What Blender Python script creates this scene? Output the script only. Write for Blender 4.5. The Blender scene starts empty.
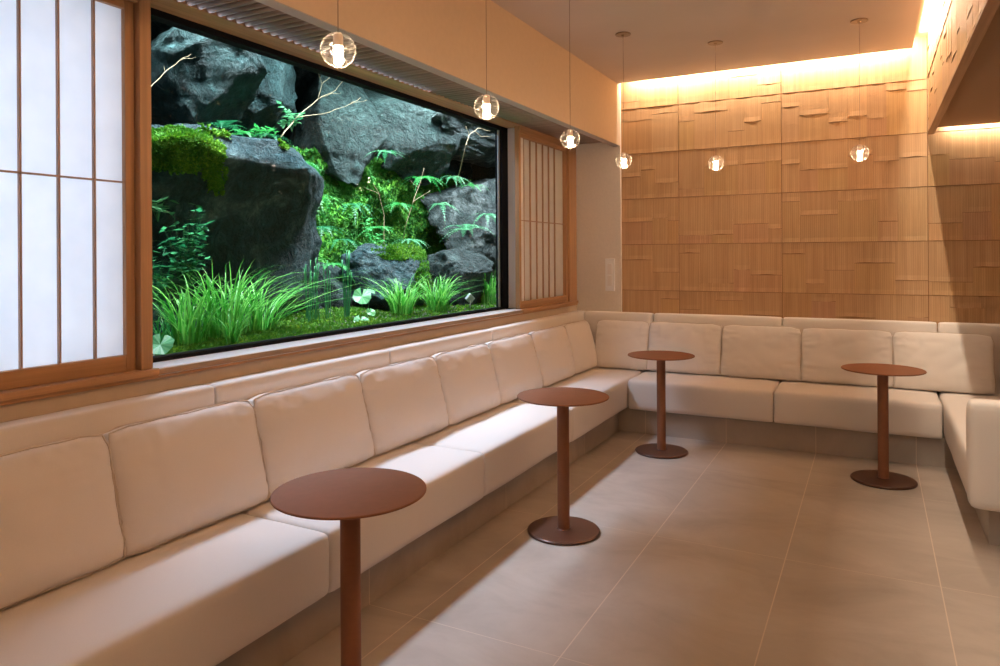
import bpy, bmesh, math, random
from mathutils import Vector, Matrix, noise
PI = math.pi
SC = bpy.context.scene
COL = SC.collection

# ------------------------------------------------------------------ camera
CAMX, CAMZ, YAW, FPX = 2.661, 1.395, 0.4816, 715.1
cd = bpy.data.cameras.new('camera'); cam = bpy.data.objects.new('camera', cd); COL.objects.link(cam)
cam.matrix_world = Matrix.Translation((CAMX, 0, CAMZ)) @ Matrix.Rotation(YAW, 4, 'Z') @ Matrix.Rotation(PI/2, 4, 'X') @ Matrix.Rotation(-0.006, 4, 'Z')
cd.sensor_width = 36; cd.lens = FPX*36/1000; cd.shift_x = 0; cd.shift_y = -0.078; cd.clip_start = .02
SC.camera = cam
# ------------------------------------------------------------------ world, lights, exposure
w = bpy.data.worlds.new('world'); SC.world = w; w.use_nodes = True
w.node_tree.nodes['Background'].inputs[0].default_value = (.5, .75, .8, 1)
w.node_tree.nodes['Background'].inputs[1].default_value = .03
SC.view_settings.view_transform = 'Standard'; SC.view_settings.look = 'None'
SC.view_settings.gamma = 1; SC.view_settings.use_curve_mapping = False
SC.view_settings.exposure = 0.52
SC.cycles.sample_clamp_indirect = 4
WARM = (1.0, .83, .64); GARDEN = (.78, .90, 1.0)

def area(name, loc, size, power, color, direction, spread=PI):
    l = bpy.data.lights.new(name, 'AREA'); l.shape = 'RECTANGLE'; l.size, l.size_y = size
    l.energy = power; l.color = color; l.spread = spread
    o = bpy.data.objects.new(name, l); COL.objects.link(o); o.location = loc
    o.rotation_euler = Vector(direction).to_track_quat('-Z', 'Y').to_euler(); return o
def area2(name, a, b, wd, power, color, direction, spread=PI):
    """strip light running from a to b, facing direction"""
    a, b = Vector(a), Vector(b); ax = (b-a).normalized(); z = -Vector(direction).normalized()
    z = (z - ax*z.dot(ax)).normalized(); y = z.cross(ax)
    o = area(name, (0, 0, 0), ((b-a).length, wd), power, color, (0, 0, -1), spread)
    m = Matrix((ax, y, z)).transposed().to_4x4(); m.translation = (a+b)/2; o.matrix_world = m; return o
# garden lamps in a row high over the rocks; cove strips; lamp in an added box behind the left paper screen
area2('garden_lamp_strip', (-.60, 1.7, 3.35), (-.60, 4.7, 3.35), .26, 35, (.60, .76, 1.0), (.38, .55, -1), math.radians(105))
area2('rock_lamp_strip', (-1.05, 1.6, 3.35), (-1.05, 8.2, 3.35), .12, 150, (.74, .95, 1.0), (-.40, 0, -1), math.radians(90))
area2('garden_lamp_strip', (-.55, 5.0, 3.35), (-.55, 8.4, 3.35), .22, 150, (.80, .90, 1.0), (-.12, 0, -1), math.radians(120))
area2('garden_lamp_strip', (-.30, 1.9, 3.30), (-.30, 4.9, 3.30), .10, 60, (.85, .95, 1.0), (-.30, 0, -1), math.radians(70))
area2('cove_strip_back', (.80, 5.955, 2.935), (2.90, 5.955, 2.935), .02, 21, WARM, (0, .8, -.45))
area2('cove_strip_beam', (2.922, -1.3, 2.925), (2.922, 5.90, 2.925), .02, 100, WARM, (.7, 0, -.45))
area2('cove_strip_low', (3.12, 5.985, 2.315), (3.68, 5.985, 2.315), .02, 2.2, WARM, (0, .8, -.45))
area2('slat_fill_strip', (.303, 1.5, 2.371), (.303, 3.6, 2.371), .006, .10, (.75, .8, 1.0), (1, 0, .45))  # unseen strip added to brighten the slat ends, no known fixture
area2('screen_lamp', (.06, .72, 1.64), (.06, 1.68, 1.64), 1.40, 8.0, (.60, .77, 1.0), (1, 0, 0))
for (dx, dy) in ((1.7, .9), (1.7, -.7), (1.9, 2.6)):     # unseen spots added above the frame as warm room fill, no fixtures
    l = bpy.data.lights.new('room_fill_spot', 'SPOT'); l.energy = 4; l.color = (1, .70, .46); l.spot_size = 2.4; l.spot_blend = 1; l.shadow_soft_size = .06
    o = bpy.data.objects.new('room_fill_spot', l); COL.objects.link(o); o.location = (dx, dy, 2.855)

# ------------------------------------------------------------------ materials
def nmat(name):
    m = bpy.data.materials.new(name); m.use_nodes = True; nt = m.node_tree
    return m, nt, nt.nodes['Principled BSDF']
def N(nt, kind, **kw):
    n = nt.nodes.new(kind)
    for k, v in kw.items():
        if k in n.inputs.keys(): n.inputs[k].default_value = v
        else: setattr(n, k, v)
    return n
def L(nt, a, b): nt.links.new(a, b)
def c4(c): return (c[0], c[1], c[2], 1)
def ramp(nt, fac, stops):
    r = nt.nodes.new('ShaderNodeValToRGB'); e = r.color_ramp.elements
    while len(e) < len(stops): e.new(.5)
    for i, (p, c) in enumerate(stops): e[i].position = p; e[i].color = c4(c)
    L(nt, fac, r.inputs[0]); return r.outputs[0]
def coords(nt, scale=(1, 1, 1), kind='Object'):
    t = N(nt, 'ShaderNodeTexCoord'); mp = N(nt, 'ShaderNodeMapping'); mp.inputs['Scale'].default_value = scale
    L(nt, t.outputs[kind], mp.inputs[0]); return mp.outputs[0]
def bump(nt, h, b, strength, dist=.01):
    n = N(nt, 'ShaderNodeBump'); n.inputs['Strength'].default_value = strength; n.inputs['Distance'].default_value = dist
    L(nt, h, n.inputs['Height']); L(nt, n.outputs[0], b.inputs['Normal'])
def simple(name, c, rough=.5, metal=0, spec=.5, var=.0, scale=20, bmp=0, stretch=(1, 1, 1)):
    m, nt, b = nmat(name); b.inputs['Roughness'].default_value = rough; b.inputs['Metallic'].default_value = metal
    b.inputs['Specular IOR Level'].default_value = spec
    n = N(nt, 'ShaderNodeTexNoise', Scale=scale, Detail=4.0); L(nt, coords(nt, stretch), n.inputs['Vector'])
    col = ramp(nt, n.outputs[0], [(.3, [x*(1-var) for x in c]), (.7, [min(1, x*(1+var)) for x in c])])
    L(nt, col, b.inputs['Base Color'])
    if bmp: bump(nt, n.outputs[0], b, bmp, .004)
    return m
def wood(name, c, along='Z', rough=.45, var=.18):
    st = {'X': (1.5, 60, 60), 'Y': (60, 1.5, 60), 'Z': (60, 60, 1.5)}[along]
    return simple(name, c, rough, var=var, scale=1.0, stretch=st, bmp=.08)

M = {}
M['plaster'] = simple('plaster', (.80, .72, .63), .9, var=.03, scale=60, bmp=.03)
M['ceiling'] = simple('ceiling_paint', (.58, .485, .42), .9, var=.03, scale=2, bmp=.0)
M['fascia'] = simple('fascia_paint', (.66, .52, .385), .85, var=.02, scale=30)
M['soffit_edge'] = simple('soffit_edge', (.46, .40, .37), .85)
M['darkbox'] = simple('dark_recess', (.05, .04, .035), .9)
M['dark_room'] = simple('brown_ceiling', (.40, .24, .13), .8)
for a in 'XYZ': M['wood'+a] = wood('joinery_wood_'+a.lower(), (.45, .255, .13), a)
M['kumiko'] = wood('kumiko_wood', (.42, .27, .19), 'Z')
M['nosing'] = wood('sill_nosing_wood', (.36, .25, .17), 'Y')
M['sill'] = simple('sill_paint', (.86, .84, .84), .6)
M['bandwall'] = simple('band_plaster', (.60, .50, .41), .8, var=.03)
M['black'] = simple('black_metal', (.006, .006, .008), .75, spec=.12)
M['slat'] = wood('slat_wood', (.30, .215, .17), 'X', .5)
M['fabric'] = simple('cream_fabric', (.85, .785, .735), .85, spec=.25, var=.015, scale=300, bmp=.04)
M['fabric2'] = simple('cream_piping', (.70, .60, .52), .85, spec=.2)
M['copper'] = simple('copper_brown_metal', (.27, .115, .062), .55, metal=.2, spec=.3, var=.04, scale=40)
M['tablebase'] = simple('dark_bronze_lacquer', (.11, .048, .030), .30, metal=.3, var=.05, scale=40)
M['bronze'] = simple('bronze_disc', (.30, .22, .16), .35, metal=.8)
M['cord'] = simple('cord', (.24, .16, .12), .5)
M['switch'] = simple('switch_plastic', (.92, .90, .88), .4)
M['switch2'] = simple('switch_key', (.88, .83, .79), .35)
M['slate'] = simple('steel_grey', (.40, .45, .47), .4, metal=.3)

def floor_mat(name, vertical=False):
    m, nt, b = nmat(name); b.inputs['Roughness'].default_value = .62
    b.inputs['Specular IOR Level'].default_value = .35
    n = N(nt, 'ShaderNodeTexNoise', Scale=1.6, Detail=9.0, Roughness=.62, Distortion=.6); L(nt, coords(nt, (1, 1.6, 1)), n.inputs['Vector'])
    base = ramp(nt, n.outputs[0], [(.28, (.38, .325, .28)), (.52, (.47, .41, .36)), (.75, (.55, .485, .43))])
    geo = N(nt, 'ShaderNodeNewGeometry'); sep = N(nt, 'ShaderNodeSeparateXYZ'); L(nt, geo.outputs['Position'], sep.inputs[0])
    def line(out, off, per, wd):
        a = N(nt, 'ShaderNodeMath', operation='SUBTRACT'); L(nt, out, a.inputs[0]); a.inputs[1].default_value = off
        p = N(nt, 'ShaderNodeMath', operation='PINGPONG'); L(nt, a.outputs[0], p.inputs[0]); p.inputs[1].default_value = per/2
        s = N(nt, 'ShaderNodeMath', operation='LESS_THAN'); L(nt, p.outputs[0], s.inputs[0]); s.inputs[1].default_value = wd
        return s.outputs[0]
    l1 = line(sep.outputs[0], 1.69, .606, .0022); l2 = line(sep.outputs[1], 2.29, 1.2, .0013)
    if vertical: l2 = line(sep.outputs[1], 2.29, 1.2, .0020)
    mx = N(nt, 'ShaderNodeMath', operation='MAXIMUM'); L(nt, l1, mx.inputs[0]); L(nt, l2, mx.inputs[1])
    mix = N(nt, 'ShaderNodeMix', data_type='RGBA'); L(nt, mx.outputs[0], mix.inputs['Factor']); L(nt, base, mix.inputs[6])
    mix.inputs[7].default_value = (.66, .56, .47, 1); L(nt, mix.outputs[2], b.inputs['Base Color'])
    n2 = N(nt, 'ShaderNodeTexNoise', Scale=40.0, Detail=3.0); L(nt, coords(nt), n2.inputs['Vector']); bump(nt, n2.outputs[0], b, .04, .002)
    return m
M['floor'] = floor_mat('floor_tile'); M['plinth'] = floor_mat('plinth_tile', True)

def panel_mat():
    m, nt, b = nmat('reeded_wood'); b.inputs['Roughness'].default_value = .5; b.inputs['Specular IOR Level'].default_value = .35
    uv = coords(nt, (1, 1, 1), 'UV')
    mp = N(nt, 'ShaderNodeMapping'); mp.inputs['Scale'].default_value = (38, 1.2, 1); L(nt, uv, mp.inputs[0])
    n = N(nt, 'ShaderNodeTexNoise', Scale=1.0, Detail=5.0, Roughness=.6); L(nt, mp.outputs[0], n.inputs['Vector'])
    base = ramp(nt, n.outputs[0], [(.25, (.50, .30, .152)), (.5, (.58, .36, .19)), (.75, (.66, .425, .235))])
    vc = N(nt, 'ShaderNodeVertexColor', layer_name='tone')
    mu = N(nt, 'ShaderNodeMix', data_type='RGBA', blend_type='MULTIPLY'); mu.inputs['Factor'].default_value = 1
    L(nt, base, mu.inputs[6]); L(nt, vc.outputs[0], mu.inputs[7])
    wv = N(nt, 'ShaderNodeTexWave', Scale=22.0, Distortion=.4); wv.bands_direction = 'X'; L(nt, uv, wv.inputs['Vector'])
    wv.inputs['Detail'].default_value = 1
    wr = ramp(nt, wv.outputs[0], [(.0, (.72, .68, .64)), (.35, (1, 1, 1))])
    mu2 = N(nt, 'ShaderNodeMix', data_type='RGBA', blend_type='MULTIPLY'); mu2.inputs['Factor'].default_value = .28
    L(nt, mu.outputs[2], mu2.inputs[6]); L(nt, wr, mu2.inputs[7])
    L(nt, mu2.outputs[2], b.inputs['Base Color'])
    bump(nt, wv.outputs[0], b, .2, .003)
    return m
M['panel'] = panel_mat()

def paper_mat(name, trans):
    m, nt, b = nmat(name); out = nt.nodes['Material Output']
    n = N(nt, 'ShaderNodeTexNoise', Scale=9.0, Detail=6.0); L(nt, coords(nt), n.inputs['Vector'])
    col = ramp(nt, n.outputs[0], [(.3, (.84, .85, .86)), (.7, (.90, .90, .90))])
    d = N(nt, 'ShaderNodeBsdfDiffuse'); t = N(nt, 'ShaderNodeBsdfTranslucent'); L(nt, col, d.inputs[0]); L(nt, col, t.inputs[0])
    mx = N(nt, 'ShaderNodeMixShader'); mx.inputs[0].default_value = trans; L(nt, d.outputs[0], mx.inputs[1]); L(nt, t.outputs[0], mx.inputs[2])
    L(nt, mx.outputs[0], out.inputs[0]); nt.nodes.remove(b); return m
M['paper_lit'] = paper_mat('shoji_paper_lit', .6); M['paper'] = paper_mat('shoji_paper', .25)

def glass_mat(name, ior, tint=(1, 1, 1), rough=.0, edge=0.0):
    m, nt, b = nmat(name); nt.nodes.remove(b); out = nt.nodes['Material Output']
    tr = N(nt, 'ShaderNodeBsdfTransparent'); tr.inputs[0].default_value = c4(tint)
    g = N(nt, 'ShaderNodeBsdfGlossy'); g.inputs['Roughness'].default_value = rough
    f = N(nt, 'ShaderNodeFresnel'); f.inputs[0].default_value = ior
    if edge:
        lw = N(nt, 'ShaderNodeLayerWeight'); lw.inputs[0].default_value = .35
        p = N(nt, 'ShaderNodeMath', operation='POWER'); L(nt, lw.outputs['Facing'], p.inputs[0]); p.inputs[1].default_value = 3
        k = N(nt, 'ShaderNodeMath', operation='MULTIPLY_ADD'); L(nt, p.outputs[0], k.inputs[0]); k.inputs[1].default_value = edge; k.inputs[2].default_value = .06
        fac = k.outputs[0]
        nz = N(nt, 'ShaderNodeTexNoise', Scale=45.0, Detail=2.0); L(nt, coords(nt), nz.inputs['Vector'])
        bm = N(nt, 'ShaderNodeBump'); bm.inputs['Strength'].default_value = .5; bm.inputs['Distance'].default_value = .01; L(nt, nz.outputs[0], bm.inputs['Height'])
        L(nt, bm.outputs[0], g.inputs['Normal'])
    else: fac = f.outputs[0]
    mx = N(nt, 'ShaderNodeMixShader'); L(nt, fac, mx.inputs[0]); L(nt, tr.outputs[0], mx.inputs[1]); L(nt, g.outputs[0], mx.inputs[2])
    last = mx.outputs[0]
    if edge:   # cast glass full of fine bubbles: a little light from the bulb is scattered towards the eye
        t2 = N(nt, 'ShaderNodeBsdfTranslucent'); t2.inputs[0].default_value = (1, .95, .9, 1); m2 = N(nt, 'ShaderNodeMixShader')
        e2 = N(nt, 'ShaderNodeMath', operation='MULTIPLY_ADD'); L(nt, p.outputs[0], e2.inputs[0]); e2.inputs[1].default_value = .16; e2.inputs[2].default_value = .004
        r2 = ramp(nt, nz.outputs[0], [(.58, (0, 0, 0)), (.72, (.12, .12, .12))]); a2 = N(nt, 'ShaderNodeMath', operation='ADD'); L(nt, e2.outputs[0], a2.inputs[0]); L(nt, r2, a2.inputs[1])
        L(nt, a2.outputs[0], m2.inputs[0]); L(nt, last, m2.inputs[1]); L(nt, t2.outputs[0], m2.inputs[2]); last = m2.outputs[0]
    L(nt, last, out.inputs[0]); return m
M['glass'] = glass_mat('window_glass', 1.05)
M['globe'] = glass_mat('globe_glass', 1.45, (.97, .95, .93), .05, edge=.75)
def emit(name, c, s):
    m, nt, b = nmat(name); b.inputs['Emission Color'].default_value = c4(c); b.inputs['Emission Strength'].default_value = s
    b.inputs['Base Color'].default_value = c4((.9, .85, .8)); return m
M['bulb'] = emit('lit_bulb', (1, .74, .48), 130)
M['frost'] = simple('frosted_tube', (.86, .66, .52), .3)

def rock_mat(name, a, b_, c, sc=1.0):
    m, nt, b = nmat(name); b.inputs['Roughness'].default_value = .6; b.inputs['Specular IOR Level'].default_value = .25
    co = coords(nt)
    n1 = N(nt, 'ShaderNodeTexNoise', Scale=3.0*sc, Detail=10.0, Roughness=.68, Distortion=.8); L(nt, co, n1.inputs['Vector'])
    n2 = N(nt, 'ShaderNodeTexNoise', Scale=11.0*sc, Detail=8.0, Roughness=.7, Distortion=1.2); L(nt, co, n2.inputs['Vector'])
    v = N(nt, 'ShaderNodeTexVoronoi', Scale=5.0*sc); v.feature = 'DISTANCE_TO_EDGE'
    ad = N(nt, 'ShaderNodeMix', data_type='RGBA', blend_type='LINEAR_LIGHT'); ad.inputs['Factor'].default_value = .25
    L(nt, co, ad.inputs[6]); L(nt, n1.outputs['Color'], ad.inputs[7]); L(nt, ad.outputs[2], v.inputs['Vector'])
    base = ramp(nt, n1.outputs[0], [(.30, a), (.52, b_), (.72, c)])
    sp = ramp(nt, n2.outputs[0], [(.40, (.55, .55, .55)), (.62, (1.0, 1.0, 1.0)), (.74, (2.3, 2.4, 2.4))])
    mu = N(nt, 'ShaderNodeMix', data_type='RGBA', blend_type='MULTIPLY'); mu.inputs['Factor'].default_value = 1
    L(nt, base, mu.inputs[6]); L(nt, sp, mu.inputs[7]); L(nt, mu.outputs[2], b.inputs['Base Color'])
    cr = ramp(nt, v.outputs[0], [(0, (0, 0, 0)), (.06, (1, 1, 1))])
    s = N(nt, 'ShaderNodeMath', operation='MULTIPLY_ADD'); L(nt, n2.outputs[0], s.inputs[0]); s.inputs[1].default_value = 1.6; L(nt, n1.outputs[0], s.inputs[2])
    s2 = N(nt, 'ShaderNodeMath', operation='MULTIPLY_ADD'); L(nt, cr, s2.inputs[0]); s2.inputs[1].default_value = .25; L(nt, s.outputs[0], s2.inputs[2])
    bump(nt, s2.outputs[0], b, 1.0, .09); return m
M['rock'] = rock_mat('blue_grey_rock', (.008, .034, .038), (.028, .082, .092), (.17, .27, .28))
M['rock2'] = rock_mat('teal_dark_rock', (.006, .025, .027), (.022, .062, .064), (.09, .16, .16), .9)
M['rock3'] = rock_mat('pale_grey_rock', (.012, .026, .024), (.050, .080, .076), (.34, .40, .385), 1.3)
M['rock4'] = rock_mat('charcoal_rock', (.006, .022, .020), (.022, .052, .048), (.10, .16, .145), 1.1)

def leaf_mat(name, a, b_, rough=.45, tr=.35, sc=6.0):
    m, nt, b = nmat(name); out = nt.nodes['Material Output']; b.inputs['Roughness'].default_value = rough
    n = N(nt, 'ShaderNodeTexNoise', Scale=sc, Detail=3.0); L(nt, coords(nt), n.inputs['Vector'])
    vc = N(nt, 'ShaderNodeVertexColor', layer_name='tone'); sep = N(nt, 'ShaderNodeSeparateColor'); L(nt, vc.outputs[0], sep.inputs[0])
    mt = N(nt, 'ShaderNodeMath', operation='MULTIPLY_ADD'); L(nt, n.outputs[0], mt.inputs[0]); mt.inputs[1].default_value = .5; L(nt, sep.outputs[0], mt.inputs[2])
    col = ramp(nt, mt.outputs[0], [(.25, a), (1.0, b_)])
    L(nt, col, b.inputs['Base Color'])
    t = N(nt, 'ShaderNodeBsdfTranslucent'); L(nt, col, t.inputs[0])
    mx = N(nt, 'ShaderNodeMixShader'); mx.inputs[0].default_value = tr; L(nt, b.outputs[0], mx.inputs[1]); L(nt, t.outputs[0], mx.inputs[2])
    L(nt, mx.outputs[0], out.inputs[0]); return m
M['grass'] = leaf_mat('sedge_blade', (.03, .26, .02), (.34, .78, .17))
M['fern'] = leaf_mat('fern_green', (.02, .24, .045), (.14, .60, .17))
M['fernpale'] = leaf_mat('fern_pale', (.05, .28, .12), (.28, .62, .32))
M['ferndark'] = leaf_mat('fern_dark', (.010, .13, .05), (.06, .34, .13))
M['moss'] = leaf_mat('moss_green', (.04, .17, .008), (.28, .52, .03), .8, .2, 9)
M['mossdark'] = leaf_mat('moss_dark', (.014, .13, .012), (.16, .46, .02), .85, .2, 5)
M['reed'] = leaf_mat('horsetail_stem', (.02, .20, .07), (.10, .42, .18), .5, .1)
M['round'] = leaf_mat('round_leaf', (.04, .27, .08), (.20, .48, .22), .4, .3)
M['twig'] = simple('dry_twig', (.36, .29, .17), .7, var=.15)
M['soil'] = simple('garden_soil', (.05, .055, .03), .95, var=.4, scale=30, bmp=.8)
M['gcover'] = simple('garden_moss_floor', (.018, .022, .009), .95, var=.5, scale=14, bmp=.9)

# ------------------------------------------------------------------ helpers
random.seed(7)
def link(name, me, m, parent=None, smooth=False):
    o = bpy.data.objects.new(name, me); COL.objects.link(o)
    for k in (m if isinstance(m, (list, tuple)) else [m]): me.materials.append(k)
    if smooth:
        for p in me.polygons: p.use_smooth = True
    if parent: o.parent = parent
    return o
def obj(name, bm, m, parent=None, smooth=False, origin=None, recalc=True):
    if recalc: bmesh.ops.recalc_face_normals(bm, faces=bm.faces)
    me = bpy.data.meshes.new(name)
    if origin is not None: bmesh.ops.translate(bm, verts=bm.verts, vec=-Vector(origin))
    bm.to_mesh(me); bm.free(); o = link(name, me, m, parent, smooth)
    if origin is not None: o.location = origin
    return o
def tag(o, label=None, cat=None, group=None, kind=None):
    if label: o['label'] = label
    if cat: o['category'] = cat
    if group: o['group'] = group
    if kind: o['kind'] = kind
    return o
def thing(name, loc, label, cat, group=None, rz=0):
    o = bpy.data.objects.new(name, None); COL.objects.link(o); o.location = loc; o.rotation_euler.z = rz
    o.empty_display_size = .1; return tag(o, label, cat, group)
def copy_tree(o, parent=None):
    c = o.copy(); COL.objects.link(c)
    if parent: c.parent = parent
    for ch in o.children: copy_tree(ch, c)
    return c
def add_box(bm, a, b, bev=0, seg=2):
    a, b = Vector(a), Vector(b); r = bmesh.ops.create_cube(bm, size=1)
    vs = r['verts']; bmesh.ops.scale(bm, vec=b-a, verts=vs); bmesh.ops.translate(bm, vec=(a+b)/2, verts=vs)
    if bev:
        es = list({e for v in vs for e in v.link_edges}); bmesh.ops.bevel(bm, geom=es, offset=bev, segments=seg, affect='EDGES', profile=.5)
def bx(a, b, bev=0, seg=2):
    bm = bmesh.new(); add_box(bm, a, b, bev, seg); return bm
def add_cyl(bm, p, q, r, n=16, r2=None):
    p, q = Vector(p), Vector(q); d = q-p
    m = Matrix.Translation((p+q)/2) @ d.to_track_quat('Z', 'Y').to_matrix().to_4x4()
    bmesh.ops.create_cone(bm, cap_ends=True, segments=n, radius1=r, radius2=r if r2 is None else r2, depth=d.length, matrix=m)
def lathe(profile, n=64):
    bm = bmesh.new(); rings = []
    for r, z in profile:
        if r < 1e-6: rings.append([bm.verts.new((0, 0, z))])
        else: rings.append([bm.verts.new((r*math.cos(2*PI*i/n), r*math.sin(2*PI*i/n), z)) for i in range(n)])
    for A, B in zip(rings, rings[1:]):
        for i in range(n):
            j = (i+1) % n
            if len(A) == 1: bm.faces.new((A[0], B[i], B[j]))
            elif len(B) == 1: bm.faces.new((A[i], B[0], A[j]))
            else: bm.faces.new((A[i], B[i], B[j], A[j]))
    return bm
def tube(bm, pts, rad, n=6):
    """tube through pts; rad a number or list"""
    pts = [Vector(p) for p in pts]; rings = []; up = Vector((.13, .27, 1)).normalized()
    for i, p in enumerate(pts):
        t = (pts[min(i+1, len(pts)-1)] - pts[max(i-1, 0)]).normalized()
        s = t.cross(up); s = s.normalized() if s.length > 1e-3 else t.cross(Vector((1, 0, 0))).normalized(); u = s.cross(t)
        r = rad[i] if isinstance(rad, (list, tuple)) else rad
        rings.append([bm.verts.new(p + r*(math.cos(2*PI*k/n)*s + math.sin(2*PI*k/n)*u)) for k in range(n)])
    for A, B in zip(rings, rings[1:]):
        for k in range(n): bm.faces.new((A[k], A[(k+1) % n], B[(k+1) % n], B[k]))
    bm.faces.new(rings[0][::-1]); bm.faces.new(rings[-1])
def struct(name, bm, m, parent=None, smooth=False):
    o = obj(name, bm, m, parent, smooth)
    if not parent: o['kind'] = 'structure'
    return o

# ------------------------------------------------------------------ room dimensions
W, B, H = .29, 6.05, 2.87          # wall face x, back wall y, ceiling z
XP, XB, XR = .705, 3.02, 3.72      # fascia/pillar edge, beam face, right wall
Y0 = -1.5
struct('floor', bx((-.0, Y0, -.08), (XR+.1, B+.1, 0)), M['floor'])
# ceiling: slab that stops short of the back wall and of the beam, with the light cove above
bm = bmesh.new(); add_box(bm, (W-.1, Y0, H), (2.917, 5.952, H+.035)); struct('ceiling', bm, M['ceiling'])
bm = bmesh.new(); add_box(bm, (W-.1, Y0, 2.965), (XB+.001, B+.001, 3.16)); struct('ceiling_cove', bm, M['fascia'])
bm = bmesh.new(); add_box(bm, (XB+.028, Y0, 2.285), (XR+.1, 5.965, 2.31)); struct('ceiling_low', bm, M['dark_room'])
bm = bmesh.new(); add_box(bm, (XB+.06, 5.9, 2.42), (XR+.1, B+.1, 2.45)); struct('ceiling_low_cove', bm, M['fascia'])
struct('wall_front', bx((-.0, Y0-.1, -.08), (XR+.1, Y0, 3.16)), M['plaster'])
struct('wall_right', bx((XR, Y0, -.08), (XR+.1, B+.1, 3.16)), M['bandwall'])

# relief panelling ------------------------------------------------------------
def relief(org, U, Nv, ulen, rows, joints, seed):
    """reeded shingle-like wood panels. org at u=0,z=0; U along the wall, Nv out of it"""
    rnd = random.Random(seed); org, U, Nv = Vector(org), Vector(U), Vector(Nv)
    bm = bmesh.new(); uvl = bm.loops.layers.uv.new('UVMap'); cl = bm.loops.layers.color.new('tone')
    def face(pts, uvs, tone):
        f = bm.faces.new([bm.verts.new(p) for p in pts])
        for l, q in zip(f.loops, uvs): l[uvl].uv = q; l[cl] = (tone[0], tone[1], tone[2], 1)
    def P(u, z, d): return org + U*u + Vector((0, 0, z)) + Nv*d
    def segm(u0, u1, z0, z1, db, dt, tone, curve):
        n = 8; off = rnd.random()*50
        us = [u0+(u1-u0)*i/n for i in range(n+1)]
        zb = [z0 + curve*math.sin(PI*i/n) + curve*.4*math.sin(3*PI*i/n+off) for i in range(n+1)]
        dbs = [db*(.35+.65*math.sin(PI*(.12+.76*i/n))) for i in range(n+1)]
        mid = z0 + min(.035, (z1-z0)*.5); dm = dt + (db-dt)*.22
        for i in range(n):
            a, b_ = us[i], us[i+1]
            dm0, dm1 = dt+(dbs[i]-dt)*.25, dt+(dbs[i+1]-dt)*.25
            face([P(a, zb[i], dbs[i]), P(b_, zb[i+1], dbs[i+1]), P(b_, mid, dm1), P(a, mid, dm0)], [(a+off, zb[i]), (b_+off, zb[i+1]), (b_+off, mid), (a+off, mid)], tone)
            face([P(a, mid, dm0), P(b_, mid, dm1), P(b_, z1, dt), P(a, z1, dt)], [(a+off, mid), (b_+off, mid), (b_+off, z1), (a+off, z1)], tone)
            face([P(a, zb[i], 0), P(b_, zb[i+1], 0), P(b_, zb[i+1], dbs[i+1]), P(a, zb[i], dbs[i])], [(a+off, z0), (b_+off, z0), (b_+off, z0+.01), (a+off, z0+.01)], [t*.8 for t in tone])
        for u, d in ((u0, dbs[0]), (u1, dbs[-1])):
            face([P(u, zb[0], 0), P(u, zb[0], d), P(u, z1, dt), P(u, z1, 0)], [(u+off, z0), (u+off, z0), (u+off, z1), (u+off, z1)], [t*.9 for t in tone])
    js = [0]+joints+[ulen]
    for z0, z1 in zip(rows[1:], rows):
        for ja, jb in zip(js, js[1:]):
            g = .0025; a, b_ = ja+g, jb-g; u = a; pt = rnd.uniform(.98, 1.02); lip = rnd.choice((.008, .009, .011))
            while u < b_-1e-4:
                wd = rnd.choice((.13, .17, .21, .27)); wd = wd if b_-u-wd > .09 else b_-u
                t = pt*rnd.uniform(.965, 1.03); tone = (t, t*rnd.uniform(.97, 1.02), t*rnd.uniform(.94, 1.03))
                if rnd.random() < .9:
                    zs = z0 + (z1-z0)*rnd.uniform(.15, .85)
                    segm(u, u+wd, z0+.002, zs, lip, .005, tone, 0)
                    t2 = t*rnd.uniform(.97, 1.03)
                    segm(u, u+wd, zs+.003, z1-.002, rnd.choice((.0065, .008, .0095, .011)), .004, (t2, t2, t2), rnd.uniform(-.005, .005))
                else: segm(u, u+wd, z0+.002, z1-.002, lip, .005, tone, 0)
                u += wd
    return bm
def struct_relief(name, backing, bm2, label=None):
    r = struct(name, backing, M['panel']); me = r.data
    if not me.color_attributes.get('tone'):
        ca = me.color_attributes.new('tone', 'BYTE_COLOR', 'CORNER')
        for d in ca.data: d.color = (.5, .42, .35, 1)
    p = obj('panelling', bm2, M['panel'], r, recalc=False); return r

ROWS = [3.05, 2.656, 2.265, 1.873, 1.478, 1.083, .69, .30]
struct_relief('wall_back', bx((XP-.02, B, -.08), (XR+.1, B+.1, 3.16)),
              relief((XP, B, 0), (1, 0, 0), (0, -1, 0), XR-XP, ROWS, [.50, 1.313, 2.307], 3))
# the panelled beam that hangs between the two ceilings
struct_relief('trim_1', bx((XB, Y0, 2.262), (XB+.028, B-.022, 3.10)),
              relief((XB, B-.022, 0), (0, -1, 0), (-1, 0, 0), B-Y0-.022, [3.05, 2.656, 2.265], [.81*k for k in range(1, 10)], 11))
struct('trim_2', bx((XB-.012, Y0, 2.248), (XB+.032, B-.022, 2.262), .002), M['woodY'])
# white pillar at the end of the window wall, and the painted fascia over the window
struct('wall_pillar', bx((W-.03, B-.028, .0), (XP, B+.1, 3.10), .002), M['plaster'])
struct('trim_3', bx((XP-.05, Y0, 2.342), (XP, B-.028, H), .001), [M['fascia']])
struct('trim_4', bx((XP-.062, Y0, 2.338), (XP-.001, B-.03, 2.3418)), M['soffit_edge'])
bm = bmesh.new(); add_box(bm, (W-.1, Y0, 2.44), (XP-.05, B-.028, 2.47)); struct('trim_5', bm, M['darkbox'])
bm = bmesh.new()
y = .9
while y < 6.0:
    tube(bm, [(W+.005, y, 2.388), (XP-.052, y, 2.388)], .0145, 8); y += .0482
struct('trim_6', bm, M['slat'], smooth=True)

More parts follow.
